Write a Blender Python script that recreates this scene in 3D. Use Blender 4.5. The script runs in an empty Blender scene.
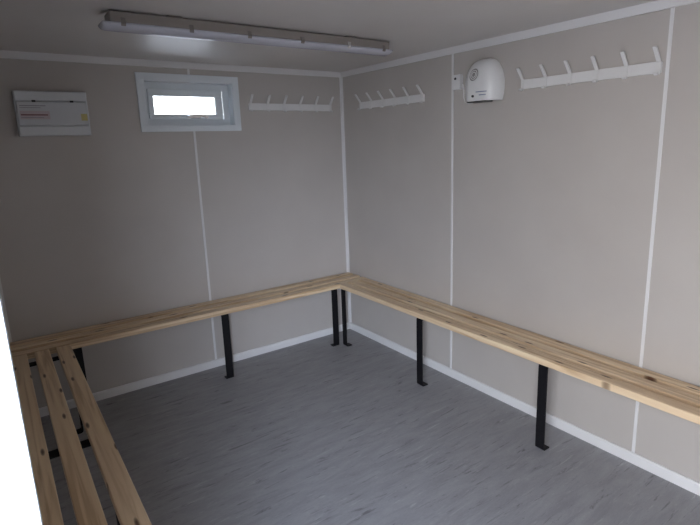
import bpy, bmesh, math, random
from mathutils import Matrix, Vector

C = bpy.context.scene.collection
scene = bpy.context.scene

# ------------------------------------------------------------------ camera
cam_d = bpy.data.cameras.new('camera')
cam = bpy.data.objects.new('camera', cam_d)
C.objects.link(cam)
cam_d.sensor_width = 36
cam_d.lens = 509.68 / 700 * 36
cam_d.shift_x = -14 / 700
cam_d.shift_y = -12.5 / 700
cam_d.clip_start = 0.01
r = Vector((0.805569, -0.59175566, -0.02972925))
u = Vector((0.14665932, 0.15053329, 0.97766598))
f = Vector((0.57406413, 0.79193748, -0.20805143))
cam.matrix_world = Matrix(((r.x, u.x, -f.x, -2.3549), (r.y, u.y, -f.y, -3.4834), (r.z, u.z, -f.z, 1.5839), (0, 0, 0, 1)))
scene.camera = cam

# ------------------------------------------------------------------ world, exposure
SKY = 5.3
world = bpy.data.worlds.new('sky')
scene.world = world
world.use_nodes = True
wn, wl = world.node_tree.nodes, world.node_tree.links
wn.clear()
wo = wn.new('ShaderNodeOutputWorld'); wb = wn.new('ShaderNodeBackground')
wt = wn.new('ShaderNodeTexCoord'); ws = wn.new('ShaderNodeSeparateXYZ'); wr = wn.new('ShaderNodeValToRGB')
wl.new(wt.outputs['Generated'], ws.inputs[0]); wl.new(ws.outputs['Z'], wr.inputs[0])
wr.color_ramp.elements[0].position = 0.0
wr.color_ramp.elements[0].color = (1.0, 0.97, 0.93, 1)
wr.color_ramp.elements[1].position = 0.7
wr.color_ramp.elements[1].color = (0.58, 0.71, 0.98, 1)
# brighter, bluer part of the sky to the south-west of the doorway
dt = wn.new('ShaderNodeVectorMath'); dt.operation = 'DOT_PRODUCT'; dt.inputs[1].default_value = Vector((-.42, -.88, .22)).normalized()
mx_ = wn.new('ShaderNodeMath'); mx_.operation = 'MAXIMUM'; mx_.inputs[1].default_value = 0
pw = wn.new('ShaderNodeMath'); pw.operation = 'POWER'; pw.inputs[1].default_value = 14
sc_ = wn.new('ShaderNodeVectorMath'); sc_.operation = 'SCALE'; sc_.inputs[0].default_value = (1.9, 2.25, 2.9)
av = wn.new('ShaderNodeVectorMath'); av.operation = 'ADD'
wl.new(wt.outputs['Generated'], dt.inputs[0]); wl.new(dt.outputs['Value'], mx_.inputs[0]); wl.new(mx_.outputs[0], pw.inputs[0])
wl.new(pw.outputs[0], sc_.inputs['Scale']); wl.new(sc_.outputs[0], av.inputs[0]); wl.new(wr.outputs[0], av.inputs[1])
wl.new(av.outputs[0], wb.inputs[0]); wb.inputs[1].default_value = SKY
wl.new(wb.outputs[0], wo.inputs[0])
scene.view_settings.view_transform = 'Standard'
scene.view_settings.look = 'None'
scene.view_settings.exposure = 1.27
scene.view_settings.gamma = 1.0
scene.view_settings.use_curve_mapping = False

# ------------------------------------------------------------------ dimensions (metres)
W, D, H = 2.4, 4.8, 2.12          # room: x -W..0, y -D..0, z 0..H
COR = 2.08                        # underside of the cornice
DY0, DY1, DZ = -3.85, -2.90, 2.0  # doorway in the left wall
WX0, WX1, WZ0, WZ1 = -1.491, -0.905, 1.718, 2.005  # window opening in the back wall

# portals: help the renderer find the daylight that comes through the two openings (they emit nothing)
def portal(name, loc, rot, sx, sy):
    l = bpy.data.lights.new(name, 'AREA'); l.shape = 'RECTANGLE'; l.size = sx; l.size_y = sy
    l.cycles.is_portal = True
    o = bpy.data.objects.new(name, l); C.objects.link(o); o.location = loc; o.rotation_euler = rot
portal('doorway_portal', (-W - 0.14, (DY0 + DY1) / 2, DZ / 2), (0, math.radians(-90), 0), DZ, DY1 - DY0)
portal('window_portal', ((WX0 + WX1) / 2, 0.13, (WZ0 + WZ1) / 2), (math.radians(-90), 0, 0), WX1 - WX0, WZ1 - WZ0)

# ------------------------------------------------------------------ materials
def mat(name, col, rough=0.5, metal=0.0, spec=0.5):
    m = bpy.data.materials.new(name); m.use_nodes = True
    b = m.node_tree.nodes['Principled BSDF']
    b.inputs['Base Color'].default_value = (*col, 1)
    b.inputs['Roughness'].default_value = rough
    b.inputs['Metallic'].default_value = metal
    b.inputs['Specular IOR Level'].default_value = spec
    return m, m.node_tree.nodes, m.node_tree.links, b

def N(nodes, t, **kw):
    n = nodes.new(t)
    for k, v in kw.items(): setattr(n, k, v)
    return n

def noisy(name, c1, c2, scale, rough, bump=0.0, stretch=(1, 1, 1), spec=0.5, detail=4, bscale=None):
    m, n, l, b = mat(name, c1, rough, 0, spec)
    tc = N(n, 'ShaderNodeTexCoord'); mp = N(n, 'ShaderNodeMapping'); mp.inputs['Scale'].default_value = stretch
    l.new(tc.outputs['Object'], mp.inputs[0])
    no = N(n, 'ShaderNodeTexNoise'); no.inputs['Scale'].default_value = scale; no.inputs['Detail'].default_value = detail
    l.new(mp.outputs[0], no.inputs['Vector'])
    rp = N(n, 'ShaderNodeValToRGB')
    rp.color_ramp.elements[0].position = .3; rp.color_ramp.elements[0].color = (*c1, 1)
    rp.color_ramp.elements[1].position = .7; rp.color_ramp.elements[1].color = (*c2, 1)
    l.new(no.outputs[0], rp.inputs[0]); l.new(rp.outputs[0], b.inputs['Base Color'])
    if bump:
        nb = no
        if bscale:
            nb = N(n, 'ShaderNodeTexNoise'); nb.inputs['Scale'].default_value = bscale; nb.inputs['Detail'].default_value = 2
            l.new(mp.outputs[0], nb.inputs['Vector'])
        bp = N(n, 'ShaderNodeBump'); bp.inputs['Strength'].default_value = bump; bp.inputs['Distance'].default_value = .001
        l.new(nb.outputs[0], bp.inputs['Height']); l.new(bp.outputs[0], b.inputs['Normal'])
    return m

M = {}
M['wall'] = noisy('greige_wall_laminate', (.492, .455, .420), (.522, .485, .448), 3, .38, .15, bscale=500)
M['ceiling'] = noisy('ceiling_laminate', (.62, .585, .555), (.66, .625, .59), 2, .40, .03, bscale=60)
M['trim'] = noisy('white_trim', (.74, .73, .72), (.78, .77, .76), 4, .35)
M['plastic'] = noisy('white_plastic', (.74, .74, .73), (.78, .78, .77), 6, .3)
M['rail'] = noisy('painted_white_rail', (.72, .71, .69), (.77, .76, .74), 9, .4)
M['frame'] = noisy('white_window_frame', (.74, .78, .80), (.78, .82, .84), 5, .28)
M['steel'] = noisy('black_powder_coated_steel', (.005, .0045, .006), (.008, .0075, .009), 60, .55, .1, spec=.25)
M['black'] = noisy('black_plastic', (.01, .01, .01), (.02, .02, .02), 30, .4)
M['board'] = noisy('light_grey_enclosure', (.66, .68, .69), (.70, .72, .73), 5, .25)
M['visor'] = noisy('smoky_visor_plastic', (.58, .60, .62), (.62, .64, .66), 5, .12)
M['yellow'] = noisy('yellow_sticker', (.56, .49, .20), (.62, .54, .23), 20, .5)
M['red'] = noisy('dark_red_print', (.16, .04, .05), (.22, .07, .08), 60, .5)
M['pink'] = noisy('pale_pink_label', (.52, .44, .46), (.56, .48, .50), 20, .5)
M['print'] = noisy('grey_print', (.22, .23, .25), (.3, .3, .33), 50, .5)
M['blueprint'] = noisy('blue_grey_print', (.20, .24, .34), (.25, .3, .4), 50, .5)
M['housing'] = noisy('beige_grey_lamp_housing', (.22, .19, .17), (.26, .23, .205), 6, .5)
M['clip'] = noisy('brown_grey_clip', (.14, .12, .11), (.19, .16, .15), 40, .5)
M['chrome'] = mat('bright_metal', (.8, .8, .8), .25, 1.0)[0]
M['grille'] = noisy('grey_grille', (.20, .19, .19), (.30, .29, .28), 90, .5)
M['ground'] = noisy('gravel_ground', (.46, .40, .34), (.60, .53, .46), 6, .9, .4)
M['outer'] = noisy('white_cladding', (.6, .6, .6), (.64, .64, .64), 3, .5)
M['gasket'] = noisy('grey_rubber', (.055, .065, .09), (.07, .08, .11), 20, .5)

# translucent diffuser (milky, a bit lavender)
m, n, l, b = mat('milky_diffuser', (.56, .56, .62), .22)
b.inputs['Transmission Weight'].default_value = .12
M['diffuser'] = m

# thin window glass: transparent with a fresnel gloss
m = bpy.data.materials.new('clear_window_glass'); m.use_nodes = True
n, l = m.node_tree.nodes, m.node_tree.links; n.clear()
o_ = n.new('ShaderNodeOutputMaterial'); mx = n.new('ShaderNodeMixShader'); tr = n.new('ShaderNodeBsdfTransparent'); gl = n.new('ShaderNodeBsdfGlossy'); fr = n.new('ShaderNodeFresnel')
tr.inputs[0].default_value = (.93, .96, .97, 1); gl.inputs['Roughness'].default_value = .02; fr.inputs[0].default_value = 1.45
l.new(fr.outputs[0], mx.inputs[0]); l.new(tr.outputs[0], mx.inputs[1]); l.new(gl.outputs[0], mx.inputs[2]); l.new(mx.outputs[0], o_.inputs[0])
M['glass'] = m

# floor: blue-grey marbled vinyl, streaks running along x
m, n, l, b = mat('marbled_vinyl_floor', (.2, .2, .22), .46, 0, .4)
tc = N(n, 'ShaderNodeTexCoord')
def tex(scale, stretch, detail=5, rough=.6, dist=0.0, rot=0.0):
    mp = N(n, 'ShaderNodeMapping'); mp.inputs['Scale'].default_value = stretch; mp.inputs['Rotation'].default_value = (0, 0, rot)
    l.new(tc.outputs['Object'], mp.inputs[0])
    t = N(n, 'ShaderNodeTexNoise'); t.inputs['Scale'].default_value = scale; t.inputs['Detail'].default_value = detail
    t.inputs['Roughness'].default_value = rough; t.inputs['Distortion'].default_value = dist
    l.new(mp.outputs[0], t.inputs['Vector']); return t
def ramp(src, stops):
    rp = N(n, 'ShaderNodeValToRGB')
    e = rp.color_ramp.elements
    while len(e) < len(stops): e.new(.5)
    for k, (p, c) in enumerate(stops): e[k].position = p; e[k].color = (*c, 1)
    l.new(src, rp.inputs[0]); return rp
def mixc(a, bb, fac):
    mm = N(n, 'ShaderNodeMix', data_type='RGBA')
    l.new(fac, mm.inputs[0]); l.new(a, mm.inputs[6])
    if isinstance(bb, tuple): mm.inputs[7].default_value = (*bb, 1)
    else: l.new(bb, mm.inputs[7])
    return mm.outputs[2]
base = ramp(tex(4, (1, 5, 1), 6, .65, .5, .12).outputs[0], [(.3, (.285, .281, .287)), (.7, (.385, .380, .384))])
dark = ramp(tex(5, (1, 8, 1), 8, .72, .9, .16).outputs[0], [(.57, (0, 0, 0)), (.66, (.85, .85, .85))])
light = ramp(tex(6, (1, 9, 1), 8, .72, .8, .08).outputs[0], [(.58, (0, 0, 0)), (.68, (.6, .6, .6))])
fine = ramp(tex(60, (1, 6, 1), 3, .6).outputs[0], [(.35, (0, 0, 0)), (.75, (.35, .35, .35))])
c = mixc(base.outputs[0], (.14, .132, .136), dark.outputs[0])
c = mixc(c, (.56, .55, .55), light.outputs[0])
c = mixc(c, (.20, .198, .208), fine.outputs[0])
l.new(c, b.inputs['Base Color'])
bp = N(n, 'ShaderNodeBump'); bp.inputs['Strength'].default_value = .12; bp.inputs['Distance'].default_value = .001
l.new(tex(150, (1, 1, 1), 2).outputs[0], bp.inputs['Height']); l.new(bp.outputs[0], b.inputs['Normal'])
M['floor'] = m

# pine: grain along local x, knots, a different cut for every slat
m, n, l, b = mat('varnished_pine', (.6, .42, .26), .38)
tc = N(n, 'ShaderNodeTexCoord'); oi = N(n, 'ShaderNodeObjectInfo')
mul = N(n, 'ShaderNodeMath', operation='MULTIPLY'); mul.inputs[1].default_value = 37.0; l.new(oi.outputs['Random'], mul.inputs[0])
cb = N(n, 'ShaderNodeCombineXYZ'); l.new(mul.outputs[0], cb.inputs[0]); l.new(mul.outputs[0], cb.inputs[1])
ad = N(n, 'ShaderNodeVectorMath', operation='ADD'); l.new(tc.outputs['Object'], ad.inputs[0]); l.new(cb.outputs[0], ad.inputs[1])
def vmap(scale):
    mp = N(n, 'ShaderNodeMapping'); mp.inputs['Scale'].default_value = scale; l.new(ad.outputs[0], mp.inputs[0]); return mp
g1 = N(n, 'ShaderNodeTexNoise'); g1.inputs['Scale'].default_value = 1; g1.inputs['Detail'].default_value = 5; g1.inputs['Distortion'].default_value = .6
l.new(vmap((1.6, 38, 38)).outputs[0], g1.inputs['Vector'])
gr = ramp(g1.outputs[0], [(.32, (.86, .69, .46)), (.5, (.78, .59, .375)), (.62, (.54, .36, .20))])
g2 = N(n, 'ShaderNodeTexNoise'); g2.inputs['Scale'].default_value = 1; g2.inputs['Detail'].default_value = 2
l.new(vmap((1.2, 9, 9)).outputs[0], g2.inputs['Vector'])
gm = ramp(g2.outputs[0], [(.35, (0, 0, 0)), (.75, (.6, .6, .6))])
c = mixc(gr.outputs[0], (.68, .49, .31), gm.outputs[0])
vo = N(n, 'ShaderNodeTexVoronoi', voronoi_dimensions='2D'); vo.inputs['Scale'].default_value = 1; l.new(vmap((4.0, 17, 1.5)).outputs[0], vo.inputs['Vector'])
kn = ramp(vo.outputs['Distance'], [(.04, (1, 1, 1)), (.09, (.65, .65, .65)), (.13, (0, 0, 0))])
sp = N(n, 'ShaderNodeSeparateColor'); l.new(vo.outputs['Color'], sp.inputs[0])
gt = N(n, 'ShaderNodeMath', operation='GREATER_THAN'); gt.inputs[1].default_value = .58; l.new(sp.outputs[0], gt.inputs[0])
mk = N(n, 'ShaderNodeMath', operation='MULTIPLY'); l.new(kn.outputs[0], mk.inputs[0]); l.new(gt.outputs[0], mk.inputs[1])
c = mixc(c, (.10, .045, .02), mk.outputs[0])
l.new(c, b.inputs['Base Color'])
M['pine'] = m

# ------------------------------------------------------------------ mesh helpers
def box(bm, x0, x1, y0, y1, z0, z1, bevel=0.0, seg=2):
    vs = [bm.verts.new((x, y, z)) for x in (x0, x1) for y in (y0, y1) for z in (z0, z1)]
    q = [(0, 1, 3, 2), (4, 6, 7, 5), (0, 4, 5, 1), (2, 3, 7, 6), (0, 2, 6, 4), (1, 5, 7, 3)]
    fs = [bm.faces.new([vs[i] for i in k]) for k in q]
    if bevel:
        es = list({e for f_ in fs for e in f_.edges})
        bmesh.ops.bevel(bm, geom=es, offset=bevel, segments=seg, affect='EDGES', profile=.5)

def link(name, bm, material, parent=None, loc=(0, 0, 0), rot=(0, 0, 0), smooth=False):
    bmesh.ops.recalc_face_normals(bm, faces=bm.faces)
    me = bpy.data.meshes.new(name); bm.to_mesh(me); bm.free()
    me.materials.append(material)
    if smooth:
        for p in me.polygons: p.use_smooth = True
    o = bpy.data.objects.new(name, me); C.objects.link(o)
    o.location = loc; o.rotation_euler = rot
    if parent: o.parent = parent
    return o

def boxes(name, lst, material, parent=None, bevel=0.0, **kw):
    bm = bmesh.new()
    for b_ in lst: box(bm, *b_, bevel=bevel)
    return link(name, bm, material, parent, **kw)

def struct(o):
    o['kind'] = 'structure'
    return o

def thing(name, label, cat, loc=(0, 0, 0), rz=0.0, group=None):
    o = bpy.data.objects.new(name, None); C.objects.link(o); o.empty_display_size = .05
    o.location = loc; o.rotation_euler = (0, 0, rz); o['label'] = label; o['category'] = cat
    if group: o['group'] = group
    return o

def sweep(bm, pts, v0, v1, th, axis='y'):
    """flat bar: centre line pts (u,z) swept to thickness th, width v0..v1 across"""
    n_ = len(pts); L = []; Rr = []
    for i, p in enumerate(pts):
        a = Vector(pts[max(i - 1, 0)]); c_ = Vector(pts[min(i + 1, n_ - 1)]); t = (c_ - a).normalized()
        nn = Vector((-t.y, t.x)) * th / 2
        L.append(Vector(p) + nn); Rr.append(Vector(p) - nn)
    loop = L + Rr[::-1]
    def V(p, v): return bm.verts.new((p.x, v, p.y) if axis == 'y' else (v, p.x, p.y))
    A = [V(p, v0) for p in loop]; B = [V(p, v1) for p in loop]
    m_ = len(loop)
    for i in range(m_): bm.faces.new((A[i], A[(i + 1) % m_], B[(i + 1) % m_], B[i]))
    for i in range(n_ - 1):
        for S in (A, B): bm.faces.new((S[i], S[i + 1], S[m_ - 2 - i], S[m_ - 1 - i]))

def fillet(pts, rad, k=5):
    out = [pts[0]]
    for i in range(1, len(pts) - 1):
        p = Vector(pts[i]); a = (Vector(pts[i - 1]) - p).normalized(); b_ = (Vector(pts[i + 1]) - p).normalized()
        r_ = min(rad, (Vector(pts[i - 1]) - p).length * .45, (Vector(pts[i + 1]) - p).length * .45)
        s, e = p + a * r_, p + b_ * r_
        for j in range(k + 1):
            t = j / k
            out.append(tuple(s * (1 - t) ** 2 + p * 2 * t * (1 - t) + e * t * t))
    out.append(pts[-1]); return out

def tube(bm, pts, rad, seg=10, closed_ends=True):
    rings = []
    for i, p in enumerate(pts):
        p = Vector(p); t = (Vector(pts[min(i + 1, len(pts) - 1)]) - Vector(pts[max(i - 1, 0)])).normalized()
        a = t.cross(Vector((0, 0, 1)) if abs(t.z) < .9 else Vector((1, 0, 0))).normalized(); b_ = t.cross(a)
        rings.append([bm.verts.new(p + (a * math.cos(2 * math.pi * k / seg) + b_ * math.sin(2 * math.pi * k / seg)) * rad) for k in range(seg)])
    for A, B in zip(rings, rings[1:]):
        for k in range(seg): bm.faces.new((A[k], A[(k + 1) % seg], B[(k + 1) % seg], B[k]))
    bm.faces.new(rings[0]); bm.faces.new(rings[-1])

# ------------------------------------------------------------------ room shell
T = 0.10
struct(boxes('floor', [(-W - T, T, -D - T, T, -.06, 0)], M['floor']))
struct(boxes('ceiling', [(-W - T, T, -D - T, T, H, H + .08)], M['ceiling']))
struct(boxes('wall_right', [(0, T, -D - T, T, 0, H)], M['wall']))
struct(boxes('wall_front', [(-W - T, 0, -D - T, -D, 0, H)], M['wall']))
struct(boxes('wall_back', [(-W - T, WX0, 0, T, 0, H), (WX1, 0, 0, T, 0, H), (WX0, WX1, 0, T, 0, WZ0), (WX0, WX1, 0, T, WZ1, H)], M['wall']))
struct(boxes('wall_left', [(-W - T, -W, -D, DY0, 0, H), (-W - T, -W, DY1, 0, 0, H), (-W - T, -W, DY0, DY1, DZ, H)], M['wall']))
struct(boxes('ground', [(-30, 30, -30, 30, -.40, -.30)], M['ground']))

# skirting (white plastic, slightly chamfered at the top)
def skirting(name, pts_fn, a0, a1):
    bm = bmesh.new()
    prof = [(0, 0), (.014, 0), (.014, .046), (.009, .055), (0, .055)]
    A = [bm.verts.new(pts_fn(d, a0, z)) for d, z in prof]; B = [bm.verts.new(pts_fn(d, a1, z)) for d, z in prof]
    for i in range(5): bm.faces.new((A[i], A[(i + 1) % 5], B[(i + 1) % 5], B[i]))
    bm.faces.new(A); bm.faces.new(B[::-1])
    struct(link(name, bm, M['trim']))
skirting('baseboard_back', lambda d, a, z: (a, -d, z), -W, 0)
skirting('baseboard_right', lambda d, a, z: (-d, a, z), -D, 0)
skirting('baseboard_front', lambda d, a, z: (a, -D + d, z), -W, 0)
skirting('baseboard_left', lambda d, a, z: (-W + d, a, z), DY1 + .06, 0)
# cornice
tn = [0]
def trim(lst, bevel=0.001, m_='trim'):
    tn[0] += 1
    return struct(boxes('trim_%d' % tn[0], lst, M[m_], bevel=bevel))
trim([(-W, 0, -.012, 0, COR, H)])
trim([(-.012, 0, -D, 0, COR, H)])
trim([(-W, -W + .012, -D, 0, COR, H)])
trim([(-W, 0, -D, -D + .012, COR, H)])
# panel joint strips
for y in (-1.204, -2.434, -3.64):
    trim([(-.004, 0, y - .0075, y + .0075, .055, COR)], .0008)
trim([(-1.2 - .0075, -1.2 + .0075, -.004, 0, .055, 1.684)], .0008)
trim([(-1.2 - .0075, -1.2 + .0075, -.004, 0, 2.045, COR)], .0008)
# corner strips
trim([(-.020, 0, -.006, 0, .055, COR), (-.006, 0, -.020, 0, .055, COR)], .0008)
trim([(-W, -W + .020, -.006, 0, .055, COR), (-W, -W + .006, -.020, 0, .055, COR)], .0008)
# door frame: white liner lapping the inner face of the left wall
dx0, dx1 = -W - T - .02, -W + .038
df = struct(boxes('door_1', [
    (dx0, dx1, DY1 - .001, DY1 + .055, 0, DZ + .055), (dx0, dx1, DY0 - .055, DY0, 0, DZ + .055), (dx0, dx1, DY0, DY1 - .001, DZ, DZ + .055)],
    M['frame'], bevel=.002))
boxes('threshold', [(dx0, dx1, DY0, DY1, 0, .012)], M['chrome'], df)
boxes('gasket', [(-W - .045, -W - .002, DY1 - .010, DY1, .012, DZ)], M['gasket'], df)

# ------------------------------------------------------------------ window
wo_ = struct(boxes('window_1', [
    (-1.533, -.868, -.014, .0, 2.006, 2.043), (-1.533, -.868, -.014, .0, 1.684, 1.7175),
    (-1.533, WX0 - .0, -.014, .0, 1.7175, 2.006), (WX1, -.868, -.014, .0, 1.7175, 2.006)], M['frame'], bevel=.0015))
# reveal lining
boxes('window_reveal', [
    (WX0 - .001, WX0 + .008, -.010, .105, WZ0, WZ1), (WX1 - .008, WX1 + .001, -.010, .105, WZ0, WZ1),
    (WX0 + .008, WX1 - .008, -.010, .105, WZ0 - .001, WZ0 + .008), (WX0 + .008, WX1 - .008, -.010, .105, WZ1 - .008, WZ1 + .001)], M['frame'], wo_)
def ring(x0, x1, z0, z1, w, y0, y1):
    return [(x0, x1, y0, y1, z1 - w, z1), (x0, x1, y0, y1, z0, z0 + w), (x0, x0 + w, y0, y1, z0 + w, z1 - w), (x1 - w, x1, y0, y1, z0 + w, z1 - w)]
boxes('window_frame', ring(WX0 + .008, WX1 - .008, WZ0 + .008, WZ1 - .008, .045, .070, .11), M['frame'], wo_, bevel=.002)
sash = boxes('window_sash', [(-1.457, -.967, .050, .10, 1.911, 1.955), (-1.457, -.967, .050, .10, 1.766, 1.797), (-1.457, -1.424, .050, .10, 1.797, 1.911), (-1.020, -.967, .050, .10, 1.797, 1.911)], M['frame'], wo_, bevel=.004)
boxes('window_pane', [(-1.424, -1.020, .060, .064, 1.797, 1.911)], M['glass'], wo_)
bm = bmesh.new()
box(bm, -1.205, -1.135, .030, .052, 1.770, 1.794, .004)
sweep(bm, fillet([(-1.228, 1.776), (-1.20, 1.786), (-1.13, 1.788), (-1.092, 1.777)], .02), .008, .032, .017)
link('window_handle', bm, M['chrome'], wo_, smooth=False)

# ------------------------------------------------------------------ benches
BZ, TH, SW, GAP = 0.505, 0.035, 0.068, 0.031
DEP = 3 * SW + 2 * GAP
def slat(parent, x0, x1, y0, y1):
    """slat built with the grain along its local x; origin at its start"""
    bm = bmesh.new()
    box(bm, 0, x1 - x0, 0, y1 - y0, 0, TH, .004, 3)
    return link('slat', bm, M['pine'], parent, loc=(x0, y0, BZ - TH))
def leg(parent, x, depth, width=.050):
    """flat bar bent twice: under the slats, down the front, foot back to the wall. local y: 0 at wall, -depth front"""
    bm = bmesh.new()
    fy = -depth + .012
    pts = fillet([(-.002, BZ - TH - .0035), (fy, BZ - TH - .0035), (fy, .0035), (fy + .048, .0035)], .014)
    sweep(bm, pts, x - width / 2, x + width / 2, .007, axis='x')
    return link('leg', bm, M['steel'], parent)
def bench(label, length, legs, loc, rz, wallgap=.006, gap=GAP, SW=SW):
    t = thing('bench', label, 'bench', loc, rz, 'slatted pine benches along the walls')
    y = -wallgap
    for k in range(3):
        slat(t, 0, length, y - SW, y); y -= SW + gap
    for x in legs: leg(t, x, wallgap + 3 * SW + 2 * gap)
    return t
# back bench: local x = world x from the left wall
bA = bench('slatted pine bench under the window along the back wall, three black legs', W - .004, (-2.085 + W - .002, -1.2 + W, -.318 + W), (-W + .002, 0, 0), 0)
fA = .006 + DEP + .002
# right bench: local x -> world -y, wall at +x
bB = bench('long slatted pine bench along the right wall beneath the hand dryer', 3.55 - fA, (.301 - fA, 1.175 - fA, 2.087 - fA, 3.0 - fA), (0, -fA, 0), math.radians(-90))
# left bench: local x -> world +y, wall at -x
L0 = -2.80
bC = bench('pine bench by the doorway with open gaps between its three slats', -fA - L0, (-.350 - L0, -1.385 - L0, -2.45 - L0), (-W, L0, 0), math.radians(90), .006, .0335, .0705)

# ------------------------------------------------------------------ hook rails
def hook_rail(label, length, loc, rz):
    """local x along the rail, local -y out of the wall, z = 0 at the underside"""
    t = thing('hook_rail', label, 'coat rack', loc, rz, 'white coat hook rails high on the walls')
    bm = bmesh.new(); box(bm, 0, length, -.014, 0, 0, .048, .002)
    link('rail', bm, M['rail'], t)
    for k in range(6):
        x = .012 + k * (length - .024) / 5
        bm = bmesh.new()
        pts = fillet([(-.0135, .004), (-.0135, .046), (-.020, .056), (-.058, .103)], .010)
        sweep(bm, pts, x - .0085, x + .0085, .006, axis='x')
        pts = fillet([(-.0130, .008), (-.015, -.004), (-.028, -.008), (-.036, .002)], .008)
        sweep(bm, pts, x - .0085, x + .0085, .005, axis='x')
        link('hook', bm, M['rail'], t)
    return t
hook_rail('white six-hook coat rail on the back wall beside the small window', .69, (-.80, 0, 1.824), 0)
hook_rail('white coat hook rail on the right wall closest to the room corner', .705, (0, -.252, 1.825), math.radians(-90))
hook_rail('white coat hook rail on the right wall, right of the hand dryer', .705, (0, -1.709, 1.829), math.radians(-90))

# ------------------------------------------------------------------ fan heater / hand dryer
ht = thing('hand_dryer', 'white domed electric hand dryer on the upper right wall', 'hand dryer', (0, -1.482, 1.786))
def dome_outline(s):
    """closed outline in (y,z), base centred at y=0 z=0; s in 0..1"""
    pts = []
    w, h0, h1 = .112, .095, .238
    lo = [(-.098, 0), (-.108, .03), (-w, .06), (-w, h0)]
    hi = []
    for k in range(1, 18):
        a = math.pi - math.pi * k / 18
        hi.append((w * math.cos(a), h0 + (h1 - h0) * math.sin(a)))
    ro = [(w, h0), (w, .06), (.108, .03), (.098, 0)]
    bt = [(.05, .004), (0, .006), (-.05, .004)]
    return lo + hi + ro + bt
def dome(depths, bm, base_z=.0):
    rings = []
    for d, sy, sz in depths:
        rings.append([bm.verts.new((-d, y * sy, base_z + .0 + z * sz + (1 - sz) * .02)) for y, z in dome_outline(0)])
    m_ = len(rings[0])
    for A, B in zip(rings, rings[1:]):
        for i in range(m_): bm.faces.new((A[i], A[(i + 1) % m_], B[(i + 1) % m_], B[i]))
    bm.faces.new(rings[0]); bm.faces.new(rings[-1][::-1])
bm = bmesh.new(); dome([(0, 1.0, .96), (.018, 1.0, .96)], bm)
link('backplate', bm, M['plastic'], ht, smooth=False)
def spow(v, e): return math.copysign(abs(v) ** e, v)
bm = bmesh.new()
ZC, HU, HD, WW, DD = .080, .148, .19, .120, .116     # rounded hood: deepest low down, sloping back to the top
rows = []
for i in range(25):                                   # latitude around the y axis direction
    z = -ZC + (HU + ZC) * (1 - (1 - i / 24) ** 1.6)
    zn = min(abs(z / (HU if z > 0 else HD)), 1)
    k_ = max(1 - zn ** 2.2, 0)
    row = []
    for j in range(33):
        a = math.pi * j / 32
        y = spow(math.cos(a), 2 / 2.6) * WW * k_ ** (1 / 2.6)
        x = abs(math.sin(a)) ** (2 / 2.4) * DD * k_ ** (1 / 2.4)
        row.append(bm.verts.new((-.016 - x * .87, y, ZC + z)))
    rows.append(row)
for A, B in zip(rows, rows[1:]):
    for j in range(32): bm.faces.new((A[j], A[j + 1], B[j + 1], B[j]))
bmesh.ops.remove_doubles(bm, verts=bm.verts, dist=.0002)
bm.faces.ensure_lookup_table()
bmesh.ops.holes_fill(bm, edges=[e for e in bm.edges if e.is_boundary], sides=0)
shell = link('shell', bm, M['plastic'], ht, smooth=True)
shell.data.set_sharp_from_angle(angle=math.radians(50))
def disc(bm, cen, nrm, rad, th=.004, seg=28):
    nrm = Vector(nrm).normalized(); a = nrm.cross(Vector((0, 0, 1))).normalized(); b_ = nrm.cross(a); cen = Vector(cen)
    R0 = [bm.verts.new(cen + (a * math.cos(2 * math.pi * k / seg) + b_ * math.sin(2 * math.pi * k / seg)) * rad) for k in range(seg)]
    R1 = [bm.verts.new(v.co + nrm * th) for v in R0]
    for k in range(seg): bm.faces.new((R0[k], R0[(k + 1) % seg], R1[(k + 1) % seg], R1[k]))
    bm.faces.new(R0[::-1]); bm.faces.new(R1)
def surf_x(y, z):
    z -= ZC
    zn = abs(z / (HU if z > 0 else HD)); q = max(1 - zn ** 2.2, 1e-6)
    t_ = max(1 - (abs(y) / (WW * q ** (1 / 2.6))) ** 2.6, 0)
    return -.016 - DD * .87 * q ** (1 / 2.4) * t_ ** (1 / 2.4)
GY, GZ, GR = .012, .140, .036
def patch(bm, r0, r1, off, seg=28, rings=5):
    """round patch lying on the hood's curved surface"""
    rr_ = [[bm.verts.new((surf_x(GY + q * math.cos(2 * math.pi * k / seg), GZ + q * math.sin(2 * math.pi * k / seg)) - off,
                          GY + q * math.cos(2 * math.pi * k / seg), GZ + q * math.sin(2 * math.pi * k / seg))) for k in range(seg)]
           for q in [r0 + (r1 - r0) * i / rings for i in range(rings + 1)]]
    back = [bm.verts.new((v.co.x + off + .002, v.co.y, v.co.z)) for v in rr_[-1]]
    for A, B in zip(rr_ + [], rr_[1:] + [back]):
        for k in range(seg): bm.faces.new((A[k], A[(k + 1) % seg], B[(k + 1) % seg], B[k]))
    if r0 > .002:
        bk = [bm.verts.new((v.co.x + off + .002, v.co.y, v.co.z)) for v in rr_[0]]
        for k in range(seg): bm.faces.new((rr_[0][k], rr_[0][(k + 1) % seg], bk[(k + 1) % seg], bk[k]))
bm = bmesh.new(); patch(bm, .001, GR, .0012)
gb = link('air_grille', bm, M['grille'], ht)
bm = bmesh.new()
for q in (.012, .022, .033): patch(bm, q, q + .0035, .0035, rings=1)
link('grille_ring', bm, M['plastic'], gb)
boxes('air_outlet', [(-.100, -.03, -.055, .070, -.006, .002)], M['black'], ht)
bm = bmesh.new(); disc(bm, (surf_x(.014, .026) + .004, .014, .026), (-1, 0, 0), .0065, .010)
link('knob', bm, M['black'], ht)
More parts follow.
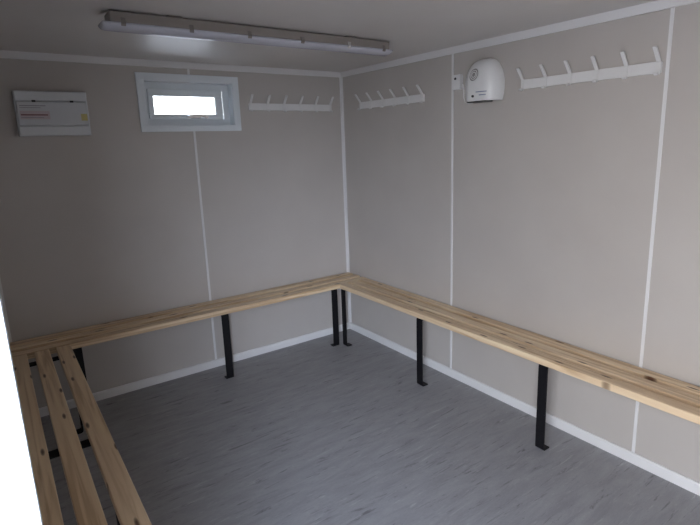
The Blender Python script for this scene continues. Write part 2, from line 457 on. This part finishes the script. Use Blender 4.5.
boxes('logo_mark', [(surf_x(y_, z_) - .0008, surf_x(y_, z_) + .006, y_ - .0026, y_ + .0026, z_, z_ + h_) for (ya, yb, z_, h_) in ((-.070, -.008, .044, .005), (-.066, -.030, .027, .005)) for y_ in [ya + .005 * q_ for q_ in range(int((yb - ya) / .005) + 1)]], M['blueprint'], ht)

# switch box and cable
sb = thing('switch_box', 'small white junction box mounted left of the hand dryer', 'switch', (0, -1.258, 1.912))
bm = bmesh.new(); box(bm, -.030, 0, -.031, .031, -.043, .043, .004); link('box', bm, M['plastic'], sb)
bm = bmesh.new(); disc(bm, (-.029, .004, .020), (-1, 0, 0), .007, .005); link('button', bm, M['black'], sb)
bm = bmesh.new()
P = [(-.012, -1.288, 1.905), (-.012, -1.298, 1.895), (-.010, -1.302, 1.86), (-.010, -1.304, 1.82), (-.012, -1.318, 1.795), (-.014, -1.345, 1.783), (-.014, -1.380, 1.783)]
tube(bm, P, .0032, 8)
cb_ = link('power_cable', bm, M['plastic'], smooth=True)
cb_['label'] = 'thin white cable looping from the junction box to the dryer'; cb_['category'] = 'cable'

# ------------------------------------------------------------------ distribution board
db = thing('distribution_board', 'light grey electrical distribution board high at the left of the back wall', 'fuse box', (-2.003, 0, 1.668))
hw = .178
bm = bmesh.new(); box(bm, -hw, hw, -.062, 0, 0, .243, .004); link('enclosure', bm, M['board'], db)
bm = bmesh.new(); box(bm, -hw + .006, hw - .006, -.078, -.060, .056, .186, .006); vis = link('visor', bm, M['visor'], db)
bm = bmesh.new(); box(bm, -hw + .004, hw - .004, -.072, -.060, .004, .052, .004); link('lower_cover', bm, M['board'], db)
bm = bmesh.new(); box(bm, -hw + .004, hw - .004, -.072, -.060, .190, .239, .004); link('upper_cover', bm, M['board'], db)
for x in (-.088, .096):
    boxes('latch', [(x - .009, x + .009, -.080, -.070, .182, .192)], M['black'], db, bevel=.001)
boxes('label_strip', [(-hw + .018, -.02, -.0795, -.0775, .090, .135)], M['pink'], vis)
boxes('printed_line', [(-hw + .022, -.03, -.0803, -.079, .110, .116), ], M['red'], vis)
boxes('printed_text', [(-hw + .020, -.035, -.0795, -.0775, .160, .164), (-hw + .020, -.06, -.0795, -.0775, .150, .153), (-hw + .022, -.05, -.0803, -.079, .097, .100)], M['print'], vis)
boxes('warning_sticker', [(hw - .044, hw - .012, -.0795, -.0775, .082, .120)], M['yellow'], vis)

# ------------------------------------------------------------------ ceiling batten lamp
lt = thing('ceiling_light', 'long switched-off fluorescent batten light fixed across the ceiling', 'light', (-1.178, -1.138, H))
LH = .722
bm = bmesh.new()
box(bm, -LH + .02, LH - .02, -.050, .050, -.047, -.006, .004)
link('housing', bm, M['housing'], lt)
for x in (-.45, .45):
    boxes('mounting_bracket', [(x - .03, x + .03, -.046, .046, -.006, .0)], M['clip'], lt)
bm = bmesh.new()
secs = []
prof = []
for k in range(15):
    a = math.pi * k / 14
    prof.append((-.050 * math.cos(a), -.047 - .026 * math.sin(a) ** .7 if 0 < k < 14 else -.047))
xs = [(-LH - .008, .55), (-LH - .002, .85), (-LH + .010, 1), (LH - .010, 1), (LH + .002, .85), (LH + .008, .55)]
for x, s in xs:
    secs.append([bm.verts.new((x, y * (.8 + .2 * s), -.047 + (z + .047) * s)) for y, z in prof])
for A, B in zip(secs, secs[1:]):
    for i in range(len(A)): bm.faces.new((A[i], A[(i + 1) % len(A)], B[(i + 1) % len(A)], B[i]))
bm.faces.new(secs[0]); bm.faces.new(secs[-1][::-1])
link('diffuser', bm, M['diffuser'], lt, smooth=True)
for i, x in enumerate((-.655, -.385, -.12, .155, .43, .66)):
    bm = bmesh.new()
    sweep(bm, fillet([(-.0515, -.030), (-.0540, -.042), (-.0560, -.052), (-.051, -.060)], .004), x - .009, x + .009, .003, axis='x')
    ck = link('clip', bm, M['chrome'] if i == 4 else M['clip'], lt)
    if i == 4: ck['label'] = 'shiny metal clip'
